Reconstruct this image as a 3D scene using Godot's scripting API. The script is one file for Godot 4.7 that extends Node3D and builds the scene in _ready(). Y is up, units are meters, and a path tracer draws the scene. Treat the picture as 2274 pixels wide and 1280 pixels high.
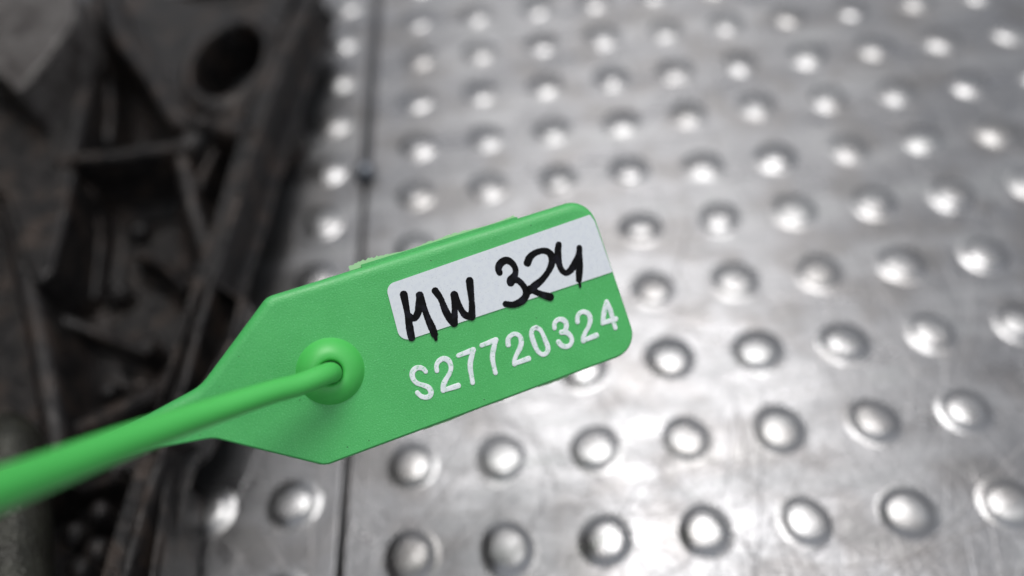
extends Node3D
# A green security seal held over a bumped metal floor plate, a dark machine casting on the left.
# All lengths in the tables are millimetres; MM turns them into metres.
const MM := 0.001
const PITCH := 18.0          # distance between neighbouring bumps
const SEAM_X := -13.2        # where the two plates meet

# strokes in the seal's own plane: x along the flag, y across it, origin at its upper left corner
const SERIAL := [
	[[[15.45, -14.99], [15.26, -14.56], [14.86, -14.27], [14.32, -14.23], [13.81, -14.61], [13.67, -15.31], [13.95, -16.01], [14.64, -16.56], [15.15, -17.04], [15.29, -17.7], [14.96, -18.11], [14.43, -18.1], [13.94, -17.77], [13.64, -17.21]]],
	[[[16.83, -15.38], [16.99, -14.75], [17.46, -14.31], [18.13, -14.21], [18.65, -14.7], [18.69, -15.5], [18.31, -16.2], [17.56, -16.85], [17.09, -17.36], [16.82, -18.05]], [[16.83, -18.03], [18.83, -18.11]]],
	[[[20.06, -14.46], [22.13, -14.41]], [[22.13, -14.41], [21.72, -15.04], [21.26, -15.79], [20.98, -16.61], [20.85, -17.49], [20.71, -18.35]]],
	[[[23.33, -14.22], [25.33, -14.17]], [[25.33, -14.17], [24.85, -14.9], [24.46, -15.53], [24.14, -16.34], [24.01, -17.22], [23.94, -18.15]]],
	[[[26.69, -15.3], [26.86, -14.66], [27.35, -14.29], [28, -14.25], [28.48, -14.72], [28.48, -15.45], [28.08, -16.17], [27.37, -16.85], [26.86, -17.45], [26.7, -17.93]], [[26.71, -17.89], [28.71, -17.91]]],
	[[[31, -14.4], [31.4, -14.89], [31.55, -15.65], [31.61, -16.45], [31.67, -17.25], [31.48, -17.81], [30.99, -18.08], [30.55, -17.93], [30.18, -17.36], [30.05, -16.53], [30.03, -15.59], [30.12, -14.85], [30.51, -14.39], [31, -14.4]]],
	[[[33.32, -15.23], [33.51, -14.67], [34.01, -14.37], [34.63, -14.49], [35.03, -15.02], [34.89, -15.68], [34.43, -16.08], [34.02, -16.09]], [[34.02, -16.09], [34.68, -16.32], [35.06, -16.92], [35.09, -17.56], [34.68, -18.05], [34.09, -18.12], [33.54, -17.77], [33.25, -17.17]]],
	[[[36.61, -15.48], [36.83, -14.84], [37.31, -14.48], [37.93, -14.53], [38.42, -15.06], [38.38, -15.83], [37.92, -16.55], [37.21, -17.18], [36.73, -17.73], [36.59, -18.16]], [[36.6, -18.13], [38.57, -18.04]]],
	[[[41.35, -14.23], [40.54, -15.52], [39.89, -16.82]], [[39.9, -16.79], [41.88, -16.85]], [[41.35, -14.23], [41.5, -15.68], [41.42, -16.94], [41.43, -17.93]]]]
const HAND := [
	[[[15.85, -4.83], [15.65, -6.49], [15.38, -8.29], [15.17, -9.64], [15.09, -10.41]], [[15.56, -7.49], [16.13, -8.15], [16.88, -7.53], [17.4, -6.44], [17.72, -5.56]], [[17.72, -5.56], [17.74, -6.87], [17.79, -8.63], [17.94, -10.11], [17.97, -10.92]], [[17.97, -10.76], [17.95, -11.55]]],
	[[[19.79, -5.71], [20.13, -6.86], [20.24, -8.49], [20.49, -9.69], [20.76, -10.43]], [[20.79, -10.35], [21.2, -9.29], [21.68, -7.85], [21.93, -6.89]], [[21.95, -6.9], [22.08, -8.3], [22.43, -9.7], [23.19, -10.28]], [[23.23, -10.26], [23.72, -8.85], [24.12, -7.05], [24.41, -5.77]]],
	[[[28.5, -6.04], [28.49, -5.55], [28.93, -4.96], [29.84, -4.76], [30.47, -5.37], [30.66, -6.24], [30.32, -6.95], [29.57, -7.36], [29.52, -7.75]], [[29.64, -7.38], [30.53, -7.75], [31.08, -8.91], [30.98, -9.86], [30.14, -10.45], [28.94, -10.54], [28.02, -10.15]]],
	[[[32.43, -5.99], [33.01, -5.36], [33.98, -5.01], [35.14, -5.12], [35.8, -5.74], [35.77, -6.72], [34.95, -7.77], [33.63, -8.66], [32.45, -9.11], [31.54, -9.55]], [[31.72, -9.28], [32.62, -10.15], [33.58, -10.87], [34.03, -11.17]]],
	[[[37.31, -4.92], [36.92, -5.76], [36.6, -6.98], [36.6, -8.13], [37.03, -8.8], [37.77, -8.67], [38.71, -7.97], [39.53, -7.07], [39.9, -6.22]], [[39.89, -6.27], [39.46, -7.71], [38.91, -9.2], [38.51, -10.24]], [[38.58, -10.09], [38.41, -11.12]]]]

var rng := RandomNumberGenerator.new()
var mats := {}


# ---------------------------------------------------------------- mesh helpers
func crease_mesh(tris: PackedVector3Array, crease_deg := 50.0, closed := true, lying := false) -> ArrayMesh:
	var n := tris.size() / 3
	if closed:
		var vol := 0.0
		for i in n:
			vol += tris[i * 3].dot(tris[i * 3 + 1].cross(tris[i * 3 + 2]))
		if vol > 0.0:            # clockwise front faces: a closed shape has a negative volume
			for i in n:
				var t := tris[i * 3 + 1]
				tris[i * 3 + 1] = tris[i * 3 + 2]
				tris[i * 3 + 2] = t
	var fn := PackedVector3Array()
	var keys := {}
	var ids := PackedInt32Array()
	var around := []
	for i in n:
		var a := tris[i * 3]
		var nn := (tris[i * 3 + 2] - a).cross(tris[i * 3 + 1] - a)
		fn.append(nn)
		for k in 3:
			var key := Vector3i((tris[i * 3 + k] * 2000.0).round())
			if not keys.has(key):
				keys[key] = around.size()
				around.append(PackedInt32Array())
			var id: int = keys[key]
			ids.append(id)
			around[id].append(i)
	var limit := cos(deg_to_rad(crease_deg))
	var st := SurfaceTool.new()
	st.begin(Mesh.PRIMITIVE_TRIANGLES)
	for i in n:
		if fn[i].length_squared() < 1e-16:
			continue
		var me := fn[i].normalized()
		for k in 3:
			var s := Vector3.ZERO
			for j in around[ids[i * 3 + k]]:
				if fn[j].length_squared() > 1e-16 and fn[j].normalized().dot(me) > limit:
					s += fn[j]
			st.set_normal(s.normalized() if s.length_squared() > 0.0 else me)
			st.set_uv(Vector2(tris[i * 3 + k].x, tris[i * 3 + k].z if lying else -tris[i * 3 + k].y) * 0.02)
			st.add_vertex(tris[i * 3 + k] * MM)
	st.index()
	return st.commit()


func put(called: String, mesh: Mesh, material: Material, parent: Node = self) -> MeshInstance3D:
	var o := MeshInstance3D.new()
	o.name = called
	o.mesh = mesh
	o.material_override = material
	o.cast_shadow = GeometryInstance3D.SHADOW_CASTING_SETTING_ON
	parent.add_child(o, true)
	return o


func thing(called: String, label: String, category: String, at := Vector3.ZERO) -> Node3D:
	var o := Node3D.new()
	o.name = called
	add_child(o, true)
	o.position = at * MM
	o.set_meta("label", label)
	o.set_meta("category", category)
	return o


func quad(t: PackedVector3Array, a: Vector3, b: Vector3, c: Vector3, d: Vector3) -> void:
	t.append_array([a, b, c, a, c, d])


func rings_to_tris(rings: Array, wrap := true, cap := true) -> PackedVector3Array:
	var t := PackedVector3Array()
	for r in rings.size() - 1:
		var p: PackedVector3Array = rings[r]
		var q: PackedVector3Array = rings[r + 1]
		for k in (p.size() if wrap else p.size() - 1):
			var m := (k + 1) % p.size()
			quad(t, p[k], p[m], q[m], q[k])
	if cap:
		for e in [0, rings.size() - 1]:
			var p: PackedVector3Array = rings[e]
			var mid := Vector3.ZERO
			for v in p:
				mid += v
			mid /= p.size()
			for k in p.size():
				var m := (k + 1) % p.size()
				if e == 0:
					t.append_array([mid, p[m], p[k]])
				else:
					t.append_array([mid, p[k], p[m]])
	return t


func spline(pts: Array, step: float) -> Array:
	# Catmull-Rom through Vector3 points
	var out := []
	for i in pts.size() - 1:
		var a: Vector3 = pts[i]
		var b: Vector3 = pts[i + 1]
		var pre: Vector3 = pts[i - 1] if i > 0 else a * 2.0 - b
		var post: Vector3 = pts[i + 2] if i + 2 < pts.size() else b * 2.0 - a
		var n := maxi(1, int(ceil(a.distance_to(b) / step)))
		for k in n:
			out.append(a.cubic_interpolate(b, pre, post, float(k) / n))
	out.append(pts[-1])
	return out


func p3(l: Array) -> Array:
	return l.map(func(a): return Vector3(a[0], a[1], a[2] if a.size() > 2 else 0.0))


func p2(l: Array) -> PackedVector2Array:
	var o := PackedVector2Array()
	for a in l:
		o.append(Vector2(a[0], a[1]))
	return o


func tube(pts: Array, radii: Array, segs := 24, end_dome := false) -> ArrayMesh:
	# pts: Vector3, radii: one for each
	var rings := []
	var up := Vector3(0.13, 0.97, 0.2).normalized()
	for i in pts.size():
		var d: Vector3 = (pts[mini(i + 1, pts.size() - 1)] - pts[maxi(i - 1, 0)]).normalized()
		var side := d.cross(up).normalized()
		up = side.cross(d).normalized()
		var ring := PackedVector3Array()
		for k in segs:
			var a := TAU * k / segs
			ring.append(pts[i] + (side * cos(a) + up * sin(a)) * radii[i])
		rings.append(ring)
	return crease_mesh(rings_to_tris(rings), 50.0)


func smooth_tube(pts: Array, radii: Array, step: float, segs := 28) -> ArrayMesh:
	var with_r := []
	for i in pts.size():
		with_r.append(pts[i])
	var path := spline(with_r, step)
	# radii follow the length of the path
	var marks := [0.0]
	for i in pts.size() - 1:
		marks.append(marks[-1] + (pts[i] as Vector3).distance_to(pts[i + 1]))
	var rr := []
	var n := 0.0
	for i in path.size():
		if i > 0:
			n += (path[i] as Vector3).distance_to(path[i - 1])
		var k := 0
		while k < marks.size() - 2 and marks[k + 1] < n:
			k += 1
		rr.append(lerpf(radii[k], radii[k + 1], clampf((n - marks[k]) / (marks[k + 1] - marks[k]), 0.0, 1.0)))
	return tube(path, rr, segs)


func lathe(profile: Array, segs := 40, axis := "y", closed := true) -> ArrayMesh:
	# profile: [radius, height] from the outside round to the axis or back to the start
	var rings := []
	for pr in profile:
		var ring := PackedVector3Array()
		for k in segs:
			var a := TAU * k / segs
			ring.append(Vector3(cos(a) * pr[0], pr[1], sin(a) * pr[0]) if axis == "y" else Vector3(cos(a) * pr[0], sin(a) * pr[0], pr[1]))
		rings.append(ring)
	return crease_mesh(rings_to_tris(rings, true, false), 50.0, closed)


func fillet(pts: Array) -> PackedVector2Array:
	# pts: [x, y, radius]
	var out := PackedVector2Array()
	var n := pts.size()
	for i in n:
		var p := Vector2(pts[i][0], pts[i][1])
		var r: float = pts[i][2]
		if r <= 0.0:
			out.append(p)
			continue
		var a := (Vector2(pts[(i + n - 1) % n][0], pts[(i + n - 1) % n][1]) - p).normalized()
		var b := (Vector2(pts[(i + 1) % n][0], pts[(i + 1) % n][1]) - p).normalized()
		var half := acos(clampf(a.dot(b), -1.0, 1.0)) / 2.0
		var back := r / tan(half)
		var c := p + (a + b).normalized() * (r / sin(half))
		var s := p + a * back - c
		var e := p + b * back - c
		var turn := s.angle_to(e)
		var steps := maxi(3, int(absf(turn) / 0.13))
		for k in steps + 1:
			out.append(c + s.rotated(turn * k / steps))
	return out


func inset(loop: PackedVector2Array, by: Callable) -> PackedVector2Array:
	var out := PackedVector2Array()
	var n := loop.size()
	var cw := Geometry2D.is_polygon_clockwise(loop)
	for i in n:
		var d := (loop[(i + 1) % n] - loop[(i + n - 1) % n]).normalized()
		var inward := Vector2(d.y, -d.x) if cw else Vector2(-d.y, d.x)
		out.append(loop[i] + inward * by.call(loop[i], inward))
	return out


func slab(loops: Array, heights: Array, to3: Callable, crease := 40.0) -> ArrayMesh:
	# stacked loops of equal length, closed by caps at both ends
	var rings := []
	for i in loops.size():
		var ring := PackedVector3Array()
		for v in loops[i]:
			ring.append(to3.call(v, heights[i]))
		rings.append(ring)
	var t := rings_to_tris(rings, true, false)
	for e in [0, loops.size() - 1]:
		var idx := Geometry2D.triangulate_polygon(loops[e])
		for k in range(0, idx.size(), 3):
			var tri := [rings[e][idx[k]], rings[e][idx[k + 1]], rings[e][idx[k + 2]]]
			# make both caps agree with the side walls
			var nrm: Vector3 = (tri[2] - tri[0]).cross(tri[1] - tri[0])
			var side0: Vector3 = (t[2] - t[0]).cross(t[1] - t[0])
			var mid := Vector3.ZERO
			for v in rings[0]:
				mid += v
			mid /= rings[0].size()
			var outward := 1.0 if side0.dot(t[0] - mid) > 0.0 else -1.0
			var away: Vector3 = (rings[-1][0] - rings[0][0]) * (1.0 if e else -1.0)
			if nrm.dot(away) * outward < 0.0:
				tri = [tri[0], tri[2], tri[1]]
			t.append_array(tri)
	return crease_mesh(t, crease)


func stroke_tris(path: Array, half_w: float, section: Array, lift: float, wobble := 0.0) -> PackedVector3Array:
	# a raised stroke with round ends; section: [share of the half width, height]
	var rings := []
	var n := path.size()
	var rows := []
	var d0: Vector3 = (path[1] - path[0]).normalized()
	for k in 7:
		rows.append([path[0], d0, -PI / 2 + PI / 2 * k / 6.0, -1])
	for i in range(1, n - 1):
		rows.append([path[i], (path[i + 1] - path[i - 1]).normalized(), 0.0, 0])
	var d1: Vector3 = (path[n - 1] - path[n - 2]).normalized()
	for k in 7:
		rows.append([path[n - 1], d1, PI / 2 * k / 6.0, 1])
	for r in rows:
		var d: Vector3 = r[1]
		var side := Vector3(-d.y, d.x, 0)
		var ring := PackedVector3Array()
		var w: float = half_w * (1.0 + wobble * (rng.randf_range(-0.6, 0.6) + 1.6 * sin(rings.size() * 0.21 + n)))
		for s in section:
			var c: float = maxf(cos(r[2]), 0.02)
			ring.append(r[0] + side * (s[0] * w * c) + d * (sin(r[2]) * w * absf(s[0]) * 1.0) + Vector3(0, 0, lift + s[1]))
		rings.append(ring)
	return rings_to_tris(rings, true, true)


# ---------------------------------------------------------------- textures and materials
func noise(size: int, freq: float, octaves: int, seed_: int, stretch := 1.0, ridged := false) -> PackedByteArray:
	var f := FastNoiseLite.new()
	f.seed = seed_
	f.noise_type = FastNoiseLite.TYPE_SIMPLEX_SMOOTH
	f.frequency = freq
	f.fractal_type = FastNoiseLite.FRACTAL_RIDGED if ridged else FastNoiseLite.FRACTAL_FBM
	f.fractal_octaves = octaves
	var im := f.get_seamless_image(int(size / stretch), size, false, false, 0.1, true)
	if stretch != 1.0:
		im.resize(size, size, Image.INTERPOLATE_CUBIC)
	im.convert(Image.FORMAT_L8)
	return im.get_data()


func scratches(data: PackedByteArray, size: int, count: int, depth: float, longest: float, seed_: int, dir := -1.0) -> void:
	var r := RandomNumberGenerator.new()
	r.seed = seed_
	for i in count:
		var p := Vector2(r.randf() * size, r.randf() * size)
		var a := r.randf() * TAU if dir < 0.0 or r.randf() < 0.35 else dir + r.randfn(0.0, 0.18)
		var bend := r.randfn(0.0, 0.0012)
		var n := int(r.randf_range(0.08, 1.0) * longest)
		var v := r.randf_range(-1.0, 1.0) * depth
		var thick := 2 if r.randf() < 0.25 else 1
		for k in n:
			a += bend
			p += Vector2.from_angle(a)
			var fade := minf(1.0, minf(k, n - k) / 30.0)
			for q in thick:
				var j := posmod(int(p.y) + q, size) * size + posmod(int(p.x), size)
				data[j] = clampi(int(data[j] + v * fade), 0, 255)


func grey_image(data: PackedByteArray, size: int) -> Image:
	return Image.create_from_data(size, size, false, Image.FORMAT_L8, data)


func tex(im: Image) -> ImageTexture:
	im.generate_mipmaps()
	return ImageTexture.create_from_image(im)


func tinted(size: int, cols: Array, layers: Array) -> Image:
	# mixes colours by layers of [bytes, low, high]; the first colour lies below
	var out := PackedByteArray()
	out.resize(size * size * 3)
	for i in size * size:
		var c: Color = cols[0]
		for k in layers.size():
			var l: Array = layers[k]
			c = c.lerp(cols[k + 1], smoothstep(l[1], l[2], l[0][i] / 255.0) * l[3])
		out[i * 3] = int(c.r * 255.0)
		out[i * 3 + 1] = int(c.g * 255.0)
		out[i * 3 + 2] = int(c.b * 255.0)
	return Image.create_from_data(size, size, false, Image.FORMAT_RGB8, out)


func make_materials() -> void:
	# --- bare metal sheet, scuffed and slightly dirty
	var size := 1024
	var patches := noise(size, 0.006, 5, 11)
	var smears := noise(size, 0.012, 4, 12, 4.0)
	var fine := noise(size, 0.08, 3, 13)
	var scr := PackedByteArray()
	scr.resize(size * size)
	scr.fill(128)
	scratches(scr, size, 1100, 80.0, 480.0, 5, 0.15)
	scratches(scr, size, 700, 110.0, 200.0, 6)
	scratches(scr, size, 160, 120.0, 700.0, 8)
	var metal := StandardMaterial3D.new()
	metal.resource_name = "scuffed_metal"
	metal.albedo_texture = tex(tinted(size, [Color(0.62, 0.62, 0.628), Color(0.565, 0.557, 0.557), Color(0.68, 0.682, 0.688), Color(0.53, 0.51, 0.495)],
		[[patches, 0.45, 0.75, 0.8], [smears, 0.55, 0.8, 0.7], [scr, 0.62, 0.8, 0.5]]))
	metal.metallic = 0.92
	var rough := PackedByteArray()
	rough.resize(size * size)
	var bump := PackedByteArray()
	bump.resize(size * size)
	for i in size * size:
		rough[i] = clampi(int(255.0 * (0.36 + 0.12 * (patches[i] / 255.0 - 0.5) + 0.24 * (smears[i] / 255.0 - 0.5) + 0.10 * (fine[i] / 255.0 - 0.5) + absf(scr[i] - 128) / 128.0 * 0.18)), 20, 255)
		bump[i] = clampi(int(128.0 + 0.13 * (patches[i] - 128) + 0.14 * (smears[i] - 128) + 0.05 * (fine[i] - 128) + 0.18 * (scr[i] - 128)), 0, 255)
	metal.roughness = 1.0
	metal.roughness_texture = tex(grey_image(rough, size))
	metal.heightmap_enabled = true
	metal.heightmap_scale = 0.055
	metal.heightmap_texture = tex(grey_image(bump, size))
	metal.uv1_triplanar = true
	metal.uv1_world_triplanar = true
	metal.uv1_scale = Vector3(1, 1, 1) * 7.3
	mats.metal = metal
	# the crowns of the bumps are rubbed smoother by feet and loads
	var worn: StandardMaterial3D = metal.duplicate()
	worn.resource_name = "worn_metal"
	worn.albedo_color = Color(0.9, 0.9, 0.9)
	worn.roughness = 0.82
	metal.albedo_color = Color(0.86, 0.86, 0.865)
	metal.anisotropy_enabled = true      # rolled sheet: the grain runs across the picture
	metal.anisotropy = -0.75
	mats.worn = worn

	# --- green moulded plastic with a fine grain
	size = 1024
	var grain := noise(size, 0.16, 3, 21)
	var cloud := noise(size, 0.006, 4, 22)
	var speck := noise(size, 0.16, 2, 23)
	var dirt := noise(size, 0.06, 2, 24)
	var scuff := PackedByteArray()
	scuff.resize(size * size)
	scuff.fill(128)
	scratches(scuff, size, 160, 100.0, 130.0, 9)
	var shine := PackedByteArray()
	shine.resize(size * size)
	for i in size * size:
		shine[i] = clampi(int(255.0 * (0.44 + 0.18 * (cloud[i] / 255.0 - 0.5) + 0.10 * (speck[i] / 255.0 - 0.5))), 0, 255)
	var green := StandardMaterial3D.new()
	green.resource_name = "green_plastic"
	green.albedo_texture = tex(tinted(size, [Color(0.28, 0.675, 0.36), Color(0.292, 0.69, 0.372), Color(0.40, 0.765, 0.485), Color(0.08, 0.18, 0.09), Color(0.42, 0.74, 0.48)],
		[[cloud, 0.35, 0.7, 1.0], [speck, 0.62, 0.85, 0.8], [dirt, 0.925, 0.95, 0.9], [scuff, 0.6, 0.85, 0.5]]))
	green.roughness = 1.0
	green.roughness_texture = tex(grey_image(shine, size))
	green.metallic_specular = 0.5
	green.heightmap_enabled = true
	for i in size * size:
		grain[i] = int(grain[i] * 0.45 + cloud[i] * 0.55)
	green.heightmap_scale = 0.009
	green.heightmap_texture = tex(grey_image(grain, size))
	green.uv1_triplanar = true
	green.uv1_scale = Vector3(1, 1, 1) * 23.0
	mats.green = green

	var smooth_green: StandardMaterial3D = green.duplicate()
	smooth_green.resource_name = "smooth_green_plastic"
	smooth_green.albedo_texture = null
	smooth_green.roughness_texture = null
	smooth_green.albedo_color = Color(0.30, 0.735, 0.345)
	smooth_green.heightmap_scale = 0.0012
	smooth_green.roughness = 0.42
	mats.smooth_green = smooth_green

	var flash := StandardMaterial3D.new()
	flash.resource_name = "pale_plastic_flash"
	flash.albedo_color = Color(0.62, 0.80, 0.60)
	flash.roughness = 0.6
	mats.flash = flash

	# --- sticker paper, white paint, marker ink
	size = 512
	cloud = noise(size, 0.01, 4, 22)
	speck = noise(size, 0.35, 1, 23)
	var fibre := noise(size, 0.05, 4, 31)
	var dots := noise(size, 0.22, 2, 32)
	var paper := StandardMaterial3D.new()
	paper.resource_name = "sticker_paper"
	paper.albedo_texture = tex(tinted(size, [Color(0.845, 0.865, 0.885), Color(0.83, 0.85, 0.875), Color(0.62, 0.64, 0.66)], [[fibre, 0.4, 0.7, 1.0], [dots, 0.80, 0.9, 0.8]]))
	paper.roughness = 0.55
	paper.uv1_triplanar = true
	paper.uv1_scale = Vector3(1, 1, 1) * 40.0
	mats.paper = paper

	var wear := noise(size, 0.03, 4, 33)
	var paint := StandardMaterial3D.new()
	paint.resource_name = "white_paint"
	paint.albedo_texture = tex(tinted(size, [Color(0.90, 0.92, 0.935), Color(0.84, 0.88, 0.885), Color(0.56, 0.79, 0.62)], [[cloud, 0.4, 0.7, 1.0], [wear, 0.64, 0.74, 0.7]]))
	paint.roughness = 0.4
	paint.uv1_triplanar = true
	paint.uv1_scale = Vector3(1, 1, 1) * 120.0
	mats.paint = paint

	var ink := StandardMaterial3D.new()
	ink.resource_name = "marker_ink"
	ink.albedo_texture = tex(tinted(size, [Color(0.02, 0.02, 0.028), Color(0.085, 0.085, 0.115), Color(0.36, 0.36, 0.38)], [[cloud, 0.5, 0.75, 1.0], [speck, 0.86, 0.95, 0.6]]))
	ink.roughness = 0.55
	ink.metallic_specular = 0.25
	ink.uv1_triplanar = true
	ink.uv1_scale = Vector3(1, 1, 1) * 90.0
	mats.ink = ink

	# --- dirty cast iron, in three tones
	var lumps := noise(size, 0.02, 5, 41)
	var grit := noise(size, 0.12, 4, 42)
	var rust := noise(size, 0.008, 4, 43)
	var tones := {
		"cast_iron": [Color(0.105, 0.10, 0.102), Color(0.18, 0.168, 0.165), Color(0.26, 0.222, 0.20)],
		"cast_pale": [Color(0.31, 0.298, 0.292), Color(0.39, 0.378, 0.372), Color(0.22, 0.202, 0.197)],
		"olive": [Color(0.17, 0.17, 0.15), Color(0.21, 0.21, 0.185), Color(0.14, 0.135, 0.12)]}
	for k in tones:
		var m := StandardMaterial3D.new()
		m.resource_name = k
		m.albedo_texture = tex(tinted(size, tones[k], [[lumps, 0.35, 0.7, 1.0], [rust, 0.55, 0.75, 0.8]]))
		m.roughness = 0.3
		m.metallic = 0.25
		m.metallic_specular = 0.4
		m.heightmap_enabled = true
		m.heightmap_scale = 0.04
		m.heightmap_texture = mats.get("cast_height", tex(grey_image(grit, size)))
		mats.cast_height = m.heightmap_texture
		m.uv1_triplanar = true
		m.uv1_world_triplanar = true
		m.uv1_scale = Vector3(1, 1, 1) * 22.0
		mats[k] = m
	mats.erase("cast_height")

	var steel := StandardMaterial3D.new()
	steel.resource_name = "bolt_steel"
	steel.albedo_color = Color(0.44, 0.455, 0.48)
	steel.metallic = 0.9
	steel.roughness = 0.42
	mats.steel = steel
	var dark_steel: StandardMaterial3D = steel.duplicate()
	dark_steel.resource_name = "dark_steel"
	dark_steel.albedo_color = Color(0.30, 0.30, 0.31)
	dark_steel.roughness = 0.5
	mats.dark_steel = dark_steel


# ---------------------------------------------------------------- the floor
func plate_mesh(x0: float, x1: float, z0: float, z1: float, thick: float, rim: float) -> ArrayMesh:
	# a sheet with rounded long edges, its upper face at y = 0
	var prof := [[x0, -thick], [x0, -rim], [x0 + rim * 0.3, -rim * 0.3], [x0 + rim, 0.0], [x1 - rim, 0.0], [x1 - rim * 0.3, -rim * 0.3], [x1, -rim], [x1, -thick]]
	var a := PackedVector3Array()
	var b := PackedVector3Array()
	for q in prof:
		a.append(Vector3(q[0], q[1], z0))
		b.append(Vector3(q[0], q[1], z1))
	return crease_mesh(rings_to_tris([a, b]), 50.0, true, true)


func bump_mesh(seed_: int) -> ArrayMesh:
	# pressed bump: a steep rounded flank, a nearly flat crown, edge blending into the sheet
	var r := RandomNumberGenerator.new()
	r.seed = seed_
	var rings := []
	var segs := 36
	var high := r.randf_range(0.56, 0.68)
	var dome := r.randf_range(0.42, 0.58)
	var squash := r.randf_range(0.0, 0.05)
	var lean := Vector2.from_angle(r.randf() * TAU) * r.randf_range(0.0, 0.22)
	var radii := [5.6, 5.2, 4.8, 4.4, 4.0, 3.6, 3.2, 2.8, 2.4, 2.0, 1.5, 1.0, 0.5, 0.02]
	for rad in radii:
		var ring := PackedVector3Array()
		for k in segs:
			var a := TAU * k / segs
			var t := 1.0 - smoothstep(3.0, 5.3, rad)
			var y: float = high * t + dome * maxf(0.0, 1.0 - pow(rad / 4.2, 2.0)) + 0.03
			if rad > 5.5:
				y = -0.05
			var wob := 1.0 + squash * cos(2.0 * a) + 0.012 * sin(3.0 * a + seed_)
			ring.append(Vector3(cos(a) * rad * wob + lean.x * t, y, sin(a) * rad * wob + lean.y * t))
		rings.append(ring)
	var t := rings_to_tris(rings, true, false)
	if (t[2] - t[0]).cross(t[1] - t[0]).y < 0.0 or t.size() == 0:
		for i in t.size() / 3:
			var v := t[i * 3 + 1]
			t[i * 3 + 1] = t[i * 3 + 2]
			t[i * 3 + 2] = v
	return crease_mesh(t, 70.0, false)


func build_floor() -> void:
	var base := put("floor_base", plate_mesh(-320, 420, -420, 120, 6, 0.5), mats.cast_iron)
	base.position = Vector3(0, -3.2, 0) * MM
	base.set_meta("kind", "structure")
	base.set_meta("label", "dark ground showing in the gap between the plates")
	var bumps := []
	for k in 8:
		bumps.append(bump_mesh(100 + k))
	var right := put("floor_plate", plate_mesh(SEAM_X + 0.55, 400, -400, 100, 3, 0.5), mats.metal)
	right.set_meta("kind", "structure")
	right.set_meta("label", "bright bumped metal floor plate right of the seam")
	var left := put("floor_plate", plate_mesh(-300, SEAM_X - 0.55, -400, 100, 3, 0.6), mats.metal)
	left.set_meta("kind", "structure")
	left.set_meta("label", "bumped metal floor plate between the seam and the dark casting")
	for j in range(-1, 12):
		for i in range(0, 12):
			if i > 6.0 + 0.55 * j:
				continue
			var b := put("raised_bump", bumps[rng.randi() % bumps.size()], mats.worn, right)
			b.position = Vector3(i * PITCH + rng.randfn(0, 0.12), 0, -j * PITCH + rng.randfn(0, 0.12)) * MM
			b.rotation = Vector3(rng.randfn(0, 0.015), rng.randf() * TAU, rng.randfn(0, 0.015))
			b.scale = Vector3(1, rng.randf_range(0.72, 1.02), 1) * rng.randf_range(0.96, 1.05)
	for j in range(-1, 12):
		for i in (2 if j < 1 else 1):
			var b := put("raised_bump", bumps[rng.randi() % bumps.size()], mats.worn, left)
			b.position = Vector3(-23.1 - i * 16.8, 0, -12.4 - j * PITCH) * MM
			b.rotation.y = rng.randf() * TAU
	# the rod that lies in the far part of the seam, and the bolt where it ends
	var rod := thing("seam_rod", "thin dark steel rod lying in the seam beyond the bolt", "rod", Vector3(SEAM_X, 0.1, -101))
	put("shaft", tube([Vector3(0, 0, 0), Vector3(0, 0, -150), Vector3(0, 0, -290)], [1.45, 1.45, 1.45], 20), mats.dark_steel, rod)
	var bolt := thing("round_head_bolt", "small round steel bolt head standing in the plate seam", "bolt", Vector3(SEAM_X + 0.3, 0, -98.4))
	put("head", lathe([[0.01, 4.4], [1.0, 4.3], [2.0, 3.8], [2.7, 2.9], [3.0, 1.9], [2.8, 1.3], [0.01, 1.3]], 32), mats.steel, bolt)
	put("shank", lathe([[0.01, 1.6], [1.5, 1.6], [1.5, -3.5], [0.01, -3.5]], 24), mats.steel, bolt)


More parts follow.
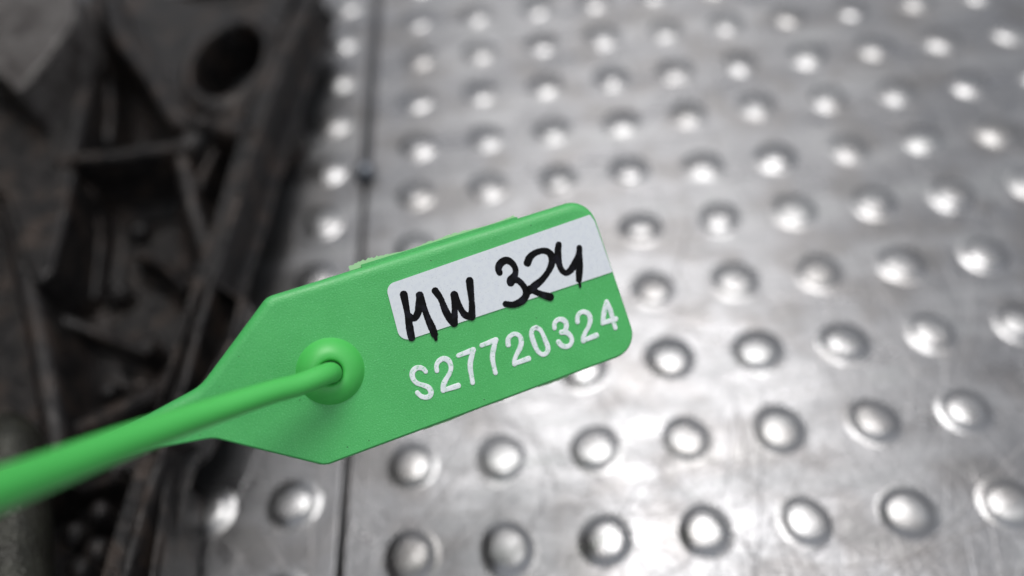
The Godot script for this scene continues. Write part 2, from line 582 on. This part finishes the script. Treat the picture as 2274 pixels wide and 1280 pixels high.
# ---------------------------------------------------------------- the seal
func build_seal() -> void:
	var seal := thing("security_seal", "green plastic security seal with white sticker reading MW 324, held over the metal plate", "security seal")
	seal.transform = Transform3D(Basis(Vector3(0.939079, -0.096194, -0.329964), Vector3(-0.201756, 0.622939, -0.755805), Vector3(0.278252, 0.776334, 0.565581)).orthonormalized(), Vector3(-4.0975, 68.5191, -11.6126) * MM)
	var flat := func(v: Vector2, z: float) -> Vector3: return Vector3(v.x, v.y, z)
	var outline := fillet([[0, 0, 2.2], [43.5, 0, 3.4], [44.0, -22, 3.4], [0.2, -22, 2.6], [-10.9, -14.2, 3.0], [-17.0, -13.2, 0], [-24.0, -12.9, 0], [-24.0, -9.75, 0], [-17.0, -9.0, 0], [-10.4, -7.75, 5.0]])
	var edge := func(most: float, least: float) -> Callable:
		return func(_p: Vector2, inward: Vector2) -> float: return lerpf(least, most, clampf(-inward.y, 0.0, 1.0))
	var loops := [inset(outline, edge.call(0.35, 0.35)), outline, outline, inset(outline, edge.call(0.12, 0.05)), inset(outline, edge.call(0.42, 0.16)), inset(outline, edge.call(0.85, 0.28)), inset(outline, edge.call(1.35, 0.40))]
	put("flag", slab(loops, [-1.7, -1.4, -1.0, -0.60, -0.26, -0.07, 0.0], flat, 55.0), mats.green, seal)
	# the thin skin of plastic left along the mould line, behind the upper edge and here and there below
	var skin := func(x0: float, x1: float, y: float, out_: float, seed_: int) -> void:
		var r := RandomNumberGenerator.new()
		r.seed = seed_
		var a := PackedVector2Array()
		var n := int((x1 - x0) / 0.22)
		for k in n + 1:
			a.append(Vector2(lerpf(x0, x1, float(k) / n), y + out_ * (0.55 + 0.45 * sin(k * 0.13)) * r.randf_range(0.65, 1.15)))
		var lower := a.duplicate()
		for k in range(n, -1, -1):
			lower.append(Vector2(a[k].x, y - signf(out_) * 0.3))
		put("mould_flash", slab([lower, lower], [-1.25, -0.95], flat), mats.flash, seal)
	skin.call(10.5, 21.5, 0.32, 0.52, 3)
	skin.call(21.5, 33.0, 0.3, 0.34, 4)
	skin.call(13.0, 24.0, -22.0, -0.16, 7)
	skin.call(29.0, 33.5, -22.0, -0.20, 8)
	put("mould_ledge", slab([fillet([[12, 0.38, 0.1], [33.2, 0.3, 0.1], [33.4, -0.6, 0.1], [12, -0.6, 0.1]]), fillet([[12, 0.32, 0.1], [33.2, 0.24, 0.1], [33.4, -0.6, 0.1], [12, -0.6, 0.1]])], [-1.6, -0.62], flat), mats.green, seal)

	# the collar that the tail was pulled through
	var collar := put("locking_collar", lathe([[4.25, -0.1], [4.08, 0.05], [3.92, 0.28], [3.72, 0.56], [3.45, 0.86], [3.12, 1.13], [2.75, 1.36], [2.38, 1.52], [2.05, 1.58], [1.76, 1.55], [1.54, 1.46], [1.42, 1.2], [1.40, -0.2]], 56, "z", false), mats.smooth_green, seal)
	collar.position = Vector3(4.40, -11.05, 0) * MM
	put("hole_floor", lathe([[1.7, 0.12], [0.02, 0.12]], 24, "z", false), mats.smooth_green, seal).position = Vector3(4.40, -11.05, 0) * MM

	put("tail_strap", smooth_tube(p3([[4.42, -11.49, -1.5], [4.47, -11.17, 1.5], [4.25, -10.96, 3], [3.23, -10.88, 4.2], [0.5, -10.86, 5.6], [-2.4, -10.5, 7.2], [-7.84, -10.13, 10.4], [-11.83, -9.85, 13.6], [-15.95, -9.58, 17.8], [-19.61, -9.37, 22.6], [-22.43, -9.09, 27.5], [-25.12, -8.75, 33], [-27.33, -8.41, 38]]), [1.28, 1.28, 1.29, 1.3, 1.3, 1.32, 1.45, 1.57, 1.68, 1.75, 1.8, 1.8, 1.8], 0.7), mats.smooth_green, seal)
	put("stem", smooth_tube(p3([[-21.5, -11.3, -0.8], [-24.2, -11.3, -0.8], [-30, -11.2, -0.9], [-38, -10.9, -1.6], [-48, -10.2, -3.5]]), [0.9, 1.5, 1.5, 1.5, 1.5], 0.8), mats.smooth_green, seal)

	# sticker and handwriting
	var paper_loop := fillet([[14.05, -3.05, 1.2], [42.75, -2.42, 0.15], [43.1, -3.4, 0.15], [43.38, -10.68, 0.15], [13.6, -10.45, 1.3]])
	var sticker := put("sticker", slab([paper_loop, paper_loop], [0.0, 0.15], flat, 30.0), mats.paper, seal)
	sticker.set_meta("label", "white paper sticker with MW 324 written in black marker")
	var inked := [[-0.5, 0.0], [0.5, 0.0], [0.5, 0.016], [-0.5, 0.016]].map(func(s): return [s[0] * 2.0, s[1]])
	var half_widths := [0.44, 0.45, 0.46, 0.46, 0.45]
	for g in HAND.size():
		var t := PackedVector3Array()
		for s in HAND[g].size():
			var pts := p3(HAND[g][s])
			var thin := 0.45 if pts.size() == 2 else 1.0
			t.append_array(stroke_tris(spline(pts, 0.16), half_widths[g] * thin, inked, 0.152 + 0.009 * s, 0.075))
		put("handwritten_letter" if g < 2 else "handwritten_digit", crease_mesh(t, 30.0), mats.ink, sticker)

	# raised serial number, its face painted white
	var raised := [[1.10, -0.02], [0.94, 0.10], [0.70, 0.13], [-0.70, 0.13], [-0.94, 0.10], [-1.10, -0.02]]
	for g in SERIAL.size():
		var t := PackedVector3Array()
		for s in SERIAL[g].size():
			t.append_array(stroke_tris(spline(p3(SERIAL[g][s]), 0.14), 0.315, raised, 0.012 * s, 0.06))
		put("raised_letter" if g == 0 else "raised_digit", crease_mesh(t, 40.0), mats.paint, seal)


# ---------------------------------------------------------------- the casting
func wall_mesh(pts: Array, half: float, foot_y: float, step := 2.5) -> ArrayMesh:
	# an upright rib with a rounded top that follows the points (x, top, z)
	var path := spline(pts, step)
	var rings := []
	for i in path.size():
		var p: Vector3 = path[i]
		var d: Vector3 = path[mini(i + 1, path.size() - 1)] - path[maxi(i - 1, 0)]
		d.y = 0.0
		var side := Vector3(-d.z, 0, d.x).normalized()
		var ring := PackedVector3Array()
		# flanks flare into the floor like a cast fillet
		var drop := p.y - half - foot_y
		for f in [[3.4, 0.0], [2.1, 0.10], [1.5, 0.28], [1.2, 0.6]]:
			ring.append(Vector3(p.x, foot_y + drop * f[1], p.z) - side * half * f[0])
		for k in 7:
			var a := PI * k / 6.0
			ring.append(p - side * half * cos(a) + Vector3(0, -half + half * sin(a) + rng.randfn(0, 0.12), 0))
		for f in [[1.2, 0.6], [1.5, 0.28], [2.1, 0.10], [3.4, 0.0]]:
			ring.append(Vector3(p.x, foot_y + drop * f[1], p.z) + side * half * f[0])
		rings.append(ring)
	return crease_mesh(rings_to_tris(rings), 60.0)


func slab_xz(l: Array, top: float, bottom: float, round_: float) -> ArrayMesh:
	var loop := fillet(l.map(func(a): return [a[0], a[1], round_]))
	var lie := func(v: Vector2, y: float) -> Vector3: return Vector3(v.x, y, v.y)
	var by := func(w: float) -> Callable: return func(_p, _i): return w
	return slab([loop, loop, inset(loop, by.call(0.35)), inset(loop, by.call(1.1))], [bottom, top - 1.2, top - 0.35, top], lie, 60.0)


func build_casting() -> void:
	var c := thing("machine_casting", "dark oily ribbed metal casting with a round hole, standing left of the plate seam", "machine part")
	var foot := p3([[-31.08, 0, -186.71], [-34.38, 0, -136.16], [-36.71, 0, -89.95], [-39.32, 0, -56.2], [-43.63, 0, -25.81], [-45.35, 0, -7.49], [-45.97, 0, 3.2]])
	var ridge := p3([[-24.12, 22.5, -150.75], [-28.59, 22.5, -127.75], [-31.12, 22.5, -110.52], [-33.32, 22.5, -93.4], [-35.3, 21.75, -74.65], [-36.92, 21, -62.77], [-37.85, 21, -52.3], [-39.1, 20.25, -38.95], [-40.45, 19.5, -25.88], [-41.49, 19.5, -16.2], [-42.45, 19.5, -7.26], [-43.33, 19.5, 6.75]])
	# outer wall leaning out from its foot on the plate to the flange
	var lo := spline(foot, 6.0)
	var hi := spline(ridge, 6.0)
	var rings := []
	for k in 41:
		var a: Vector3 = lo[int(float(k) / 40 * (lo.size() - 1))]
		var b: Vector3 = hi[int(float(k) / 40 * (hi.size() - 1))]
		var ring := PackedVector3Array()
		for q in 7:
			var t := q / 6.0
			ring.append(Vector3(lerpf(a.x, b.x - 1.0, t * t), lerpf(0.3, b.y - 2.5, t), lerpf(a.z, b.z, t)))
		for q in range(6, -1, -1):
			var t := q / 6.0
			ring.append(Vector3(lerpf(a.x, b.x - 1.0, t * t) - 4.0, lerpf(0.3, b.y - 2.5, t), lerpf(a.z, b.z, t)))
		rings.append(ring)
	put("outer_wall", crease_mesh(rings_to_tris(rings), 60.0), mats.cast_iron, c)
	put("inner_floor", slab_xz([[-34, -190], [-40, -90], [-46, -30], [-49, 30], [-140, 30], [-160, -190]], 2.6, 0.4, 1.0), mats.cast_iron, c)
	# the machine goes on upwards beyond the left edge of the picture and shades what stands below it
	put("machine_side", slab_xz([[-83, 70], [-83, 30], [-153, -218], [-200, -218], [-135, 70]], 420.0, 0.5, 3.0), mats.cast_iron, c)
	put("flange", wall_mesh(ridge, 1.0, 12.0), mats.cast_iron, c)
	put("rib", wall_mesh(p3([[-87.53, 21.75, -164.81], [-77.99, 21.75, -141.86], [-65.67, 21, -122.71], [-55.87, 20.25, -106.08], [-49.53, 20.25, -103.43]]), 2.6, 2.0), mats.cast_iron, c)
	put("rib", wall_mesh(p3([[-92.09, 21, -166.89], [-85.79, 21, -138.44], [-82.68, 21, -116.03], [-80.4, 21, -95.6]]), 2.4, 2.0), mats.cast_iron, c)
	put("rib", wall_mesh(p3([[-80.4, 21, -95.6], [-67.8, 20.25, -95.46], [-53.22, 20.25, -96.51]]), 1.8, 2.0), mats.cast_iron, c)
	put("rib", wall_mesh(p3([[-53.44, 20.25, -95.94], [-47.12, 20.25, -102.4], [-35.95, 21, -97.57]]), 3.2, 2.0), mats.cast_iron, c)
	put("rib", wall_mesh(p3([[-53.8, 18.75, -96.02], [-51.1, 15, -84.49], [-47.64, 12, -74.15], [-43.67, 10.5, -64.38]]), 2.2, 3.0), mats.cast_iron, c)
	put("rib", wall_mesh(p3([[-91.7, 20.25, -84.23], [-83.71, 19.5, -67.83], [-76.25, 18.75, -50.82], [-70.16, 18, -36.75], [-65.8, 16.5, -24.5], [-63.32, 15, -14.25]]), 2.6, 2.0), mats.cast_iron, c)
	put("rib", wall_mesh(p3([[-72.91, 12, -24.97], [-61.72, 12.75, -28.2], [-49.07, 15, -32.81], [-42.61, 18, -36.62]]), 2.2, 3.0), mats.cast_iron, c)
	put("cheek", slab_xz([[-112.67, -122.57], [-100.5, -122.26], [-91.21, -136.24], [-89.02, -147.69], [-84.4, -129.37], [-83.14, -114.99], [-81.08, -96.21], [-76.7, -90.34], [-75.1, -78.85], [-73.16, -60.76], [-76.05, -56.42], [-82.79, -66.92], [-91.45, -83.96], [-101.5, -91.15]], 20.7, 2.0, 1.5), mats.cast_iron, c)
	put("pad", slab_xz([[-39.32, -56.84], [-35.02, -52.58], [-30.27, -48.82], [-30.99, -38.26], [-35.25, -27.01], [-37.83, -20.03], [-41.66, -16.95], [-44.64, -18.55], [-43.8, -27.96], [-42.68, -36.59], [-42.04, -45.91]], 19.8, 8.0, 1.0), mats.cast_iron, c)
	put("lug", slab_xz([[-46.63, -20.23], [-43.4, -18.57], [-42.88, -13.34], [-40.29, -14.78], [-39.6, -8.07], [-38.86, 5.66], [-48.75, 5.53], [-47.49, -4.06], [-46.28, -12]], 16.5, 2.0, 0.8), mats.cast_iron, c)
	var hole: Array = [-46.74, -128.65]
	# web round the hole: its outline runs in to the hole and back along a hairline slit
	var web: Array = [[-32.84, -168.42], [-34.27, -142.7], [-37.22, -120.44], [-40.71, -106.01], [-51, -109.35], [-58.62, -111.61], [-69.32, -129.72], [-83.09, -151.98], [-95, -181.37]]
	var cut := []
	for k in 37:
		var a := -PI / 2 + 0.004 + (TAU - 0.008) * k / 36.0
		cut.append([hole[0] + 9.7 * cos(a), hole[1] + 15.6 * sin(a)])
	var web_loop := PackedVector2Array()
	for w in web:
		web_loop.append(Vector2(w[0], w[1]))
	# the last point of the outline lies straight behind the hole
	web_loop.append(Vector2(hole[0] - 0.04, -150))
	for k in range(36, -1, -1):
		web_loop.append(Vector2(cut[k][0], cut[k][1]))
	web_loop.append(Vector2(hole[0] + 0.04, -150))
	var lying := func(v: Vector2, y: float) -> Vector3: return Vector3(v.x, y, v.y)
	put("web", slab([web_loop, web_loop], [11.0, 16.6], lying), mats.cast_iron, c)
	var ring := put("hole_rim", lathe([[15.0, 14.0], [13.0, 16.4], [12.2, 17.8], [11.4, 18.8], [10.4, 19.2], [9.5, 18.8], [9.1, 17.6], [9.0, 2.0]], 48, "y", false), mats.cast_iron, c)
	ring.position = Vector3(hole[0], 0, hole[1]) * MM
	ring.scale = Vector3(1, 1, 1.62)
	for q in [[-36.05, 9, -118.51], [-34.19, 7, -110.02]]:
		var lump := put("boss", lathe([[0.02, 5.5], [2.5, 4.9], [4.4, 3.3], [5.4, 0.5], [5.6, -6], [0.02, -6]], 28), mats.cast_iron, c)
		lump.position = Vector3(q[0], q[1], q[2]) * MM
	for q in [[-56.37, 9, -47.66, 2.6], [-63.65, 7, -38.71, 2.2], [-55.51, 9, -38.2, 1.8], [-48.23, 12, -76.26, 2], [-61.75, 9, -7.81, 2.6], [-56.88, 10, -11.39, 2.2], [-58.07, 10, -1.13, 2.4], [-56.21, 9, -4.44, 2.6], [-68.55, 6, -65.8, 2.4], [-48.25, 22.5, -101.69, 2.6], [-80.64, 22, -93.88, 2], [-42.99, 17, -26.01, 1.8], [-68.8, 5, -85.73, 3], [-68.84, 12, -20.4, 2.4]]:
		var knob := put("boss", lathe([[0.02, q[3] * 0.75], [q[3] * 0.5, q[3] * 0.65], [q[3] * 0.85, q[3] * 0.35], [q[3], -0.5], [q[3] * 1.15, -12], [0.02, -12]], 20), mats.cast_iron, c)
		knob.position = Vector3(q[0], q[1] - q[3] * 0.75, q[2]) * MM
		knob.rotation = Vector3(rng.randf_range(-0.2, 0.2), rng.randf() * TAU, rng.randf_range(-0.2, 0.2))
	for fin in [[[-64, 9, -73.43], [-56.04, 10, -68.3], [-48.14, 12, -58.91]], [[-79.38, 14, -97.05], [-75.73, 8, -81.33], [-73.37, 6, -63.87]], [[-76.37, 12, -55.3], [-66.99, 9, -51.44], [-54.71, 9, -45.46]], [[-84.32, 16, -138.87], [-79.88, 14, -121.91], [-78.05, 12, -108.4]], [[-64.88, 9, -15.83], [-59.17, 10, -16.21], [-52.23, 12, -16.94]], [[-46.39, 17, -96.66], [-49.74, 14, -89.57], [-51.33, 12, -81.54]]]:
		put("rib", wall_mesh(p3(fin), 1.1, 2.0), mats.cast_iron, c)

	var block := put("casting_chunk", slab_xz([[-118.93, -158.74], [-87.98, -152.29], [-82.6, -139.04], [-80.35, -131.72], [-81.4, -124.78], [-82.4, -118.46], [-84.25, -109.91], [-86.75, -103.79], [-92.54, -110.22], [-105.33, -121.26]], 34.0, 20.0, 1.2), mats.cast_pale)
	block.set_meta("label", "pale grey angular metal lump on top of the dark casting, upper left corner")
	block.set_meta("category", "metal lump")
	var pipe := put("round_pipe", smooth_tube(p3([[-71.15, 22, -22.96], [-67.9, 22, -18.68], [-64.08, 22, -8.43], [-58.95, 22, 7.41]]), [4.2, 5.6, 5.8, 5.8], 2.0), mats.olive)
	pipe.set_meta("label", "dull olive grey round pipe end beneath the green strap, lower left corner")
	pipe.set_meta("category", "pipe")


func _ready() -> void:
	rng.seed = 7
	# camera: a phone held close over the seal, looking down on the plate
	var cam := Camera3D.new()
	cam.name = "camera"
	var lens := CameraAttributesPhysical.new()
	lens.frustum_focal_length = 32.23
	lens.frustum_focus_distance = 0.0975
	lens.frustum_near = 0.01
	lens.frustum_far = 20.0
	lens.exposure_aperture = 7.8
	cam.attributes = lens
	add_child(cam)
	cam.transform = Transform3D(Basis(Vector3(0.993885, -0.091271, 0.062149), Vector3(0.103674, 0.57759, -0.809717), Vector3(0.038008, 0.811208, 0.583521)).orthonormalized(), Vector3(29.1272, 142.2527, 43.8944) * MM)
	cam.fov = 40.84
	cam.near = 0.01
	cam.far = 20.0
	cam.current = true

	# light: a bright overcast sky, the sun a broad soft glow high up ahead
	var sky_mat := ProceduralSkyMaterial.new()
	sky_mat.sky_top_color = Color(0.86, 0.88, 0.91)
	sky_mat.sky_horizon_color = Color(0.40, 0.40, 0.41)
	sky_mat.sky_curve = 0.6
	sky_mat.sky_energy_multiplier = 0.88
	sky_mat.ground_bottom_color = Color(0.16, 0.155, 0.15)
	sky_mat.ground_horizon_color = Color(0.22, 0.215, 0.21)
	sky_mat.sun_angle_max = 1.0
	var sky := Sky.new()
	sky.sky_material = sky_mat
	var env := Environment.new()
	env.background_mode = Environment.BG_SKY
	env.sky = sky
	env.tonemap_mode = Environment.TONE_MAPPER_LINEAR
	env.tonemap_exposure = 1.76
	env.sdfgi_enabled = true
	env.ssao_enabled = true
	env.ssil_enabled = true
	var we := WorldEnvironment.new()
	we.name = "environment"
	we.environment = env
	add_child(we)
	var sun := DirectionalLight3D.new()
	sun.name = "sun"
	sun.light_energy = 0.38
	sun.light_angular_distance = 28.0
	sun.light_color = Color(1.0, 0.992, 0.98)
	sun.shadow_enabled = true
	add_child(sun)
	var az := deg_to_rad(22.0)
	var el := deg_to_rad(74.0)
	sun.look_at_from_position(Vector3(sin(az) * cos(el), sin(el), -cos(az) * cos(el)), Vector3.ZERO, Vector3(1, 0, 0))

	make_materials()
	build_floor()
	build_casting()
	build_seal()
